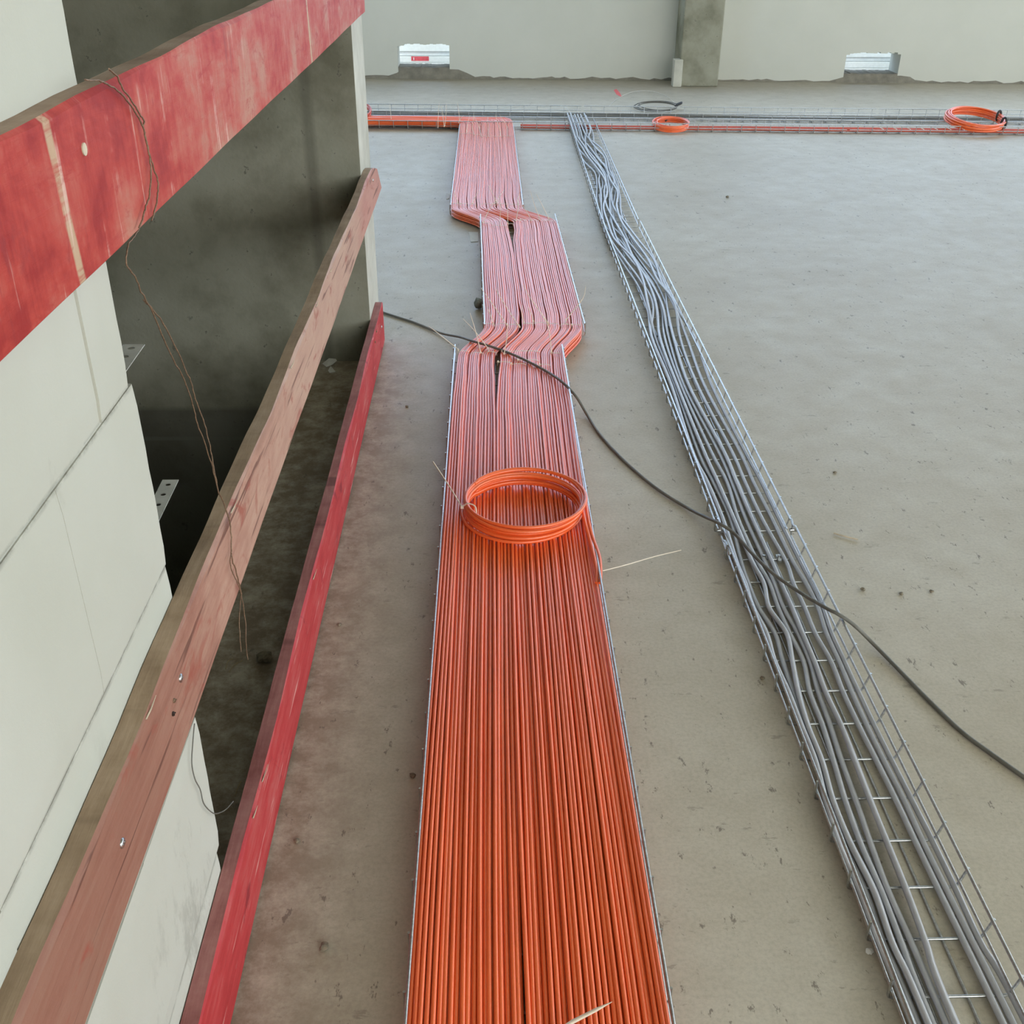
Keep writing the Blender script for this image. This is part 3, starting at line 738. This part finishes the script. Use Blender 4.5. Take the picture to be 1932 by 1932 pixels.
row('row at far end of near tray', [
    ((285, 645), (410, 690), [(285, 640), (225, 590), (0, 410), (-75, 355)]),
    ((455, 668), (590, 705), [(560, 680), (500, 430), (430, 195)]),
    ((635, 655), (750, 700), [(648, 630), (500, 430), (345, 265)]),
    ((770, 795), (920, 800), None),
    (None, None, [(845, 690), (880, 350)]),
    ((820, 645), (1275, 690), None),
    ((930, 815), (1105, 830), None),
    ((1010, 735), (1265, 815), None),
    ((1275, 835), (1405, 830), None),
    ((1400, 690), (1530, 690), [(1420, 670), (1370, 340), (1200, 60)])], c7, .03, 100)
row('row at near end of middle tray', [
    ((605, 338), (725, 335), [(715, 335), (670, 200), (640, 120)]),
    ((760, 328), (880, 340), [(880, 345), (760, 170), (640, 0), (560, -110)]),
    ((900, 325), (1025, 358), [(1025, 358), (820, 40), (740, -100)]),
    ((1080, 338), (1190, 322), [(1085, 320), (1060, 100)]),
    ((1200, 312), (1345, 335), [(1200, 300), (1130, 120)]),
    ((1375, 325), (1500, 345), [(1375, 310), (1180, 40), (1070, -150)]),
    ((1525, 328), (1645, 358), [(1600, 280), (1800, 20), (1835, -130)]),
    ((1665, 345), (1780, 350), None)], c7, .05, 120)
row('row at far end of middle tray', [
    ((570, 408), (665, 415), [(590, 405), (640, 300), (705, 205)]),
    ((670, 432), (800, 435), [(735, 370), (738, 230)]),
    ((805, 420), (845, 415), [(800, 410), (795, 230)]),
    ((850, 390), (905, 385), [(870, 385), (890, 210)]),
    ((908, 388), (960, 378), None),
    ((985, 388), (1050, 385), [(1000, 385), (910, 245)]),
    ((1060, 383), (1100, 388), [(1065, 360), (990, 130)]),
    ((1110, 388), (1190, 392), [(1145, 370), (1040, 160)])], c3, .03, 140)
row('row at near end of far tray', [
    ((310, 245), (385, 243), [(378, 235), (345, 120)]),
    ((400, 248), (460, 246), None),
    ((480, 250), (530, 250), [(500, 240), (560, 130)]),
    ((570, 252), (685, 247), [(700, 225), (640, 90)]),
    ((700, 248), (790, 252), [(710, 230), (770, 130)]),
    ((820, 252), (900, 257), [(885, 250), (900, 170)])], c3, .04, 160)
row('row at far end of far tray', [
    ((1210, 462), (1370, 470), [(1290, 435), (1330, 240)]),
    ((1380, 482), (1460, 480), [(1360, 400), (1378, 205)]),
    ((1470, 500), (1535, 500), [(1445, 390), (1375, 240)]),
    ((1540, 498), (1645, 502), [(1550, 400), (1550, 260)]),
    ((1650, 502), (1730, 497), [(1700, 440), (1640, 235)]),
    ((1735, 500), (1850, 495), [(1780, 380), (1690, 235)])], c4, .04, 180)
row('upright tail in the cross tray bundle', [
    (None, None, [(375, 300), (366, 200), (355, 108)]),
    (None, None, [(942, 390), (948, 200), (957, 90)]),
    (None, None, [(1018, 380), (1000, 230), (980, 130)]),
    (None, None, [(1025, 370), (1040, 230), (1046, 100)]),
    (None, None, [(1205, 320), (1195, 200), (1178, 80)]),
    (None, None, [(1195, 330), (1220, 280), (1255, 240)])], c4, .02, 200)
# small ties along the right cross tray
for k in range(7):
    x0 = 1660+k*25.5; p = UZ(x0, 240.5+k*.15, .045); q = UZ(x0+7, 244+k*.15, .045)
    o = MB().tube([p, q], .0025, 6).build('cable_tie', NYLON)
    tag(o, 'white cable tie stub on the right cross tray rail, %s from left' % ord_(k+1), 'cable tie', 'tie stubs on the right cross tray')
# tie of the orange coil
pts = [UZ(880, 985, .060), UZ(872, 957, .082), UZ(882, 950, .100), UZ(896, 955, .098), UZ(899, 968, .085)]
o = MB().tube(cr(pts[1:], 5), .0018, 6).tube(cr([UZ(872, 957, .084), UZ(848, 918, .10), UZ(817, 871, .12)], 6), .0016, 6).build('cable_tie', NYLON)
tag(o, 'white cable tie on the left side of the orange coil, long tail to upper left', 'cable tie', TIEG)
b0 = UZ(872, 957, .084); MB().box(b0.x-.004, b0.x+.004, b0.y-.003, b0.y+.003, b0.z-.003, b0.z+.004).build('head', NYLON, o)
o = MB().tube(cr([UZ(1137, 1077, .052), UZ(1180, 1066, .040), UZ(1235, 1050, .022), UZ(1285, 1038, .004)], 6), .0013, 6).build('cable_tie', NYLON)
tag(o, 'white cable tie slanting from the right rail of the near tray down to the floor', 'cable tie', TIEG)
o = MB().tube([UZ(1040, 1955, .058), UZ(1080, 1928, .062), UZ(1125, 1905, .070), UZ(1155, 1890, .080)], [.0035, .0035, .003, .0006], 6, flat=.4).build('cable_tie', NYLON)
tag(o, 'wide pale cable tie end resting on the orange cables at the bottom edge', 'cable tie', TIEG)
o = MB().tube(cr([UZ(1111, 1000, .055), UZ(1112, 1004, .058), UZ(1117, 990, .058)], 4), .0013, 6).build('cable_tie', NYLON)
tag(o, 'tiny white cable tie loop between the coil and the right rail', 'cable tie', TIEG)

# ---------------------------------------------------------------- tie wire hanging over the boards
def xwire(px, rad=.0009, X=-.3735, jit=.0012, seed=1):
    r = random.Random(seed); P = [UX(a, b, X) for a, b in px]; P = cr(P, 5)
    return [p+Vector((r.uniform(0, jit), r.uniform(-jit, jit)*.5, r.uniform(-jit, jit)*.5)) for p in P], rad
mb = MB()
for px, sd in (([(160, 151), (185, 152), (205, 160), (225, 175), (243, 195), (258, 218), (268, 240), (275, 268), (282, 300), (284, 330), (282, 360), (276, 385), (268, 410), (262, 430)], 1),
               ([(203, 129), (220, 145), (232, 170), (248, 192), (262, 215), (271, 229), (269, 238), (272, 250), (276, 268), (280, 290), (290, 320), (297, 345), (296, 370), (290, 400), (286, 416)], 2)):
    p, rd = xwire(px, seed=sd); mb.tube(p, .0010, 5)
p, _ = xwire([(262, 430), (250, 450), (240, 465), (238, 500), (255, 525), (265, 550), (280, 575), (300, 620), (322, 670), (345, 712), (352, 730), (365, 770), (372, 800), (390, 850), (402, 890), (412, 932)], X=-.385, seed=3); mb.tube(p, .0009, 5)
p, _ = xwire([(270, 565), (300, 600), (330, 655), (350, 700), (360, 722), (370, 760), (385, 800), (397, 850), (404, 890), (412, 930)], X=-.387, seed=4); mb.tube(p, .0009, 5)
p, _ = xwire([(412, 932), (420, 945), (432, 985), (436, 1030), (436, 1050), (445, 1080), (452, 1108), (455, 1120)], X=-.3745, seed=5); mb.tube(p, .0010, 5)
p, _ = xwire([(436, 1045), (433, 1060), (438, 1080), (447, 1100), (455, 1122), (462, 1170), (463, 1210), (467, 1244)], X=-.3735, seed=6); mb.tube(p, .0008, 5)
p, _ = xwire([(455, 1120), (451, 1160), (452, 1200), (454, 1230)], X=-.3735, seed=7); mb.tube(p, .0008, 5)
tag(mb.build('tie_wire', RUST), 'thin rusty double wire hung over the uppermost board down to the middle one', 'wire')
p = cr([UX(a, b, -.400) for a, b in ((367, 1365), (364, 1400), (362, 1440), (368, 1470), (378, 1490), (384, 1515), (396, 1530), (408, 1535), (425, 1528), (440, 1512))], 5)
tag(MB().tube(p, .0009, 5).build('tie_wire', DARK), 'thin dark wire dangling against the white blocks below the middle board', 'wire')
for pxs, nm in (([(440, 1243), (430, 1248), (426, 1262)], 'short curved straw on the floor behind the lowest board, upper one'), ([(432, 1268), (443, 1254), (458, 1246)], 'short curved straw on the floor behind the lowest board, lower one'), ([(444, 1500), (449, 1486), (455, 1474)], 'pale straw on the floor beside the lowest board near the wire end')):
    tag(MB().tube(cr([UZ(a, b, .003) for a, b in pxs], 4), .0008, 5).build('straw', STRAW), nm, 'straw', 'bits of straw on the floor')

# ---------------------------------------------------------------- floor litter
def stone(px, py, s, seed, mat=STONE, label='', z=None, cat='crumb', name='mortar_crumb', group='mortar crumbs on the floor', sq=(1, 1, .6)):
    r = random.Random(seed); bm = bmesh.new(); bmesh.ops.create_icosphere(bm, subdivisions=2, radius=s)
    for v in bm.verts: v.co *= 1+r.uniform(-.3, .25)
    for v in bm.verts: v.co.x *= sq[0]; v.co.y *= sq[1]; v.co.z *= sq[2]
    zm = min(v.co.z for v in bm.verts)
    p = UZ(px, py, 0)
    me = bpy.data.meshes.new(name); bm.to_mesh(me); bm.free(); me.materials.append(mat)
    o = bpy.data.objects.new(name, me); COL.objects.link(o); o.location = (p.x, p.y, -zm); return tag(o, label, cat, group)
for k, (px, py, s, nm) in enumerate([(1628, 1114, .006, 'small brown mortar crumb on open floor right of the grey run, left of three'), (1700, 1122, .005, 'small brown mortar crumb right of the grey run, middle of three'), (1757, 1118, .005, 'small brown mortar crumb right of the grey run, right of three'),
        (500, 1246, .016, 'dark mortar clump on the floor between middle and lowest boards'), (612, 1790, .008, 'brown crumb on the floor left of the near tray at the bottom'), (560, 1588, .005, 'pebble in the dirt beside the lowest board, lower left'),
        (655, 905, .006, 'dark crumb on the dirty floor strip beside the lowest board, upper'), (640, 1180, .005, 'dark crumb on the dirty floor strip beside the lowest board, lower'), (768, 768, .005, 'tiny dark crumb left of the near tray near its far end'),
        (1575, 893, .005, 'tiny crumb on open floor right of the grey run, above the wood sliver'), (1438, 1281, .005, 'tiny crumb at the left foot of the grey-run tray'), (1640, 1798, .006, 'white blob on the floor at the left side of the grey-run tray'),
        (778, 1466, .006, 'dark brown crumb touching the left rail of the near tray'), (1372, 373, .009, 'dark speck on the floor right of the grey run, far back')]):
    stone(px, py, s, 300+k, PAPER if 'white blob' in nm else STONE, nm)
stone(903, 583, .022, 350, simple('grey_rag', (.16, .17, .14), .9), 'grey rag clump pressed against the left rail of the middle tray', cat='rag', name='rag', group=None, sq=(.8, 1.2, .9))
def scrap(pxs, mat, label, name, cat, t=.0012, z=.001, group=None, lift=None):
    mb = MB(); b = [UZ(a, c, z) for a, c in pxs]
    if lift: b = [p+Vector((0, 0, l)) for p, l in zip(b, lift)]
    n = len(b); mb.add(b+[p+Vector((0, 0, t)) for p in b], [tuple(range(n-1, -1, -1)), tuple(range(n, 2*n))]+[(i, (i+1) % n, n+(i+1) % n, n+i) for i in range(n)])
    return tag(mb.build(name, mat), label, cat, group)
scrap([(884, 438), (902, 438), (902, 456), (888, 457)], PAPER, 'grey paper square on the floor at the left rail of the middle tray', 'paper_scrap', 'paper')
scrap([(841, 366), (848, 365), (848, 375), (842, 376)], PAPER, 'tiny light chip on the floor at the left corner of the far tray', 'paper_scrap', 'paper')
scrap([(608, 687), (622, 680), (632, 679), (636, 683), (628, 690), (616, 693)], PAPER, 'pale paper scrap on the floor at the foot of the shaft wall, upper one', 'paper_scrap', 'paper', lift=[0, .008, .006, .004, .004, 0], t=.002)
scrap([(619, 700), (624, 691), (633, 702), (622, 704)], PAPER, 'pale triangular scrap on the floor at the foot of the shaft wall, lower one', 'paper_scrap', 'paper', t=.002)
tag(MB().tube(cr([UZ(1573, 1006, .004), UZ(1595, 1012, .004), UZ(1619, 1018, .004)], 4), .0022, 6).build('wood_sliver', SLIV), 'pale wood sliver on the open floor right of the grey run', 'sliver')
scrap([(1158, 170), (1163, 168), (1170, 176), (1173, 183), (1168, 181), (1163, 178)], PAINT, 'small bright red paint mark on the floor near the far wall', 'paint_mark', 'paint mark', t=.0008, z=.0004)
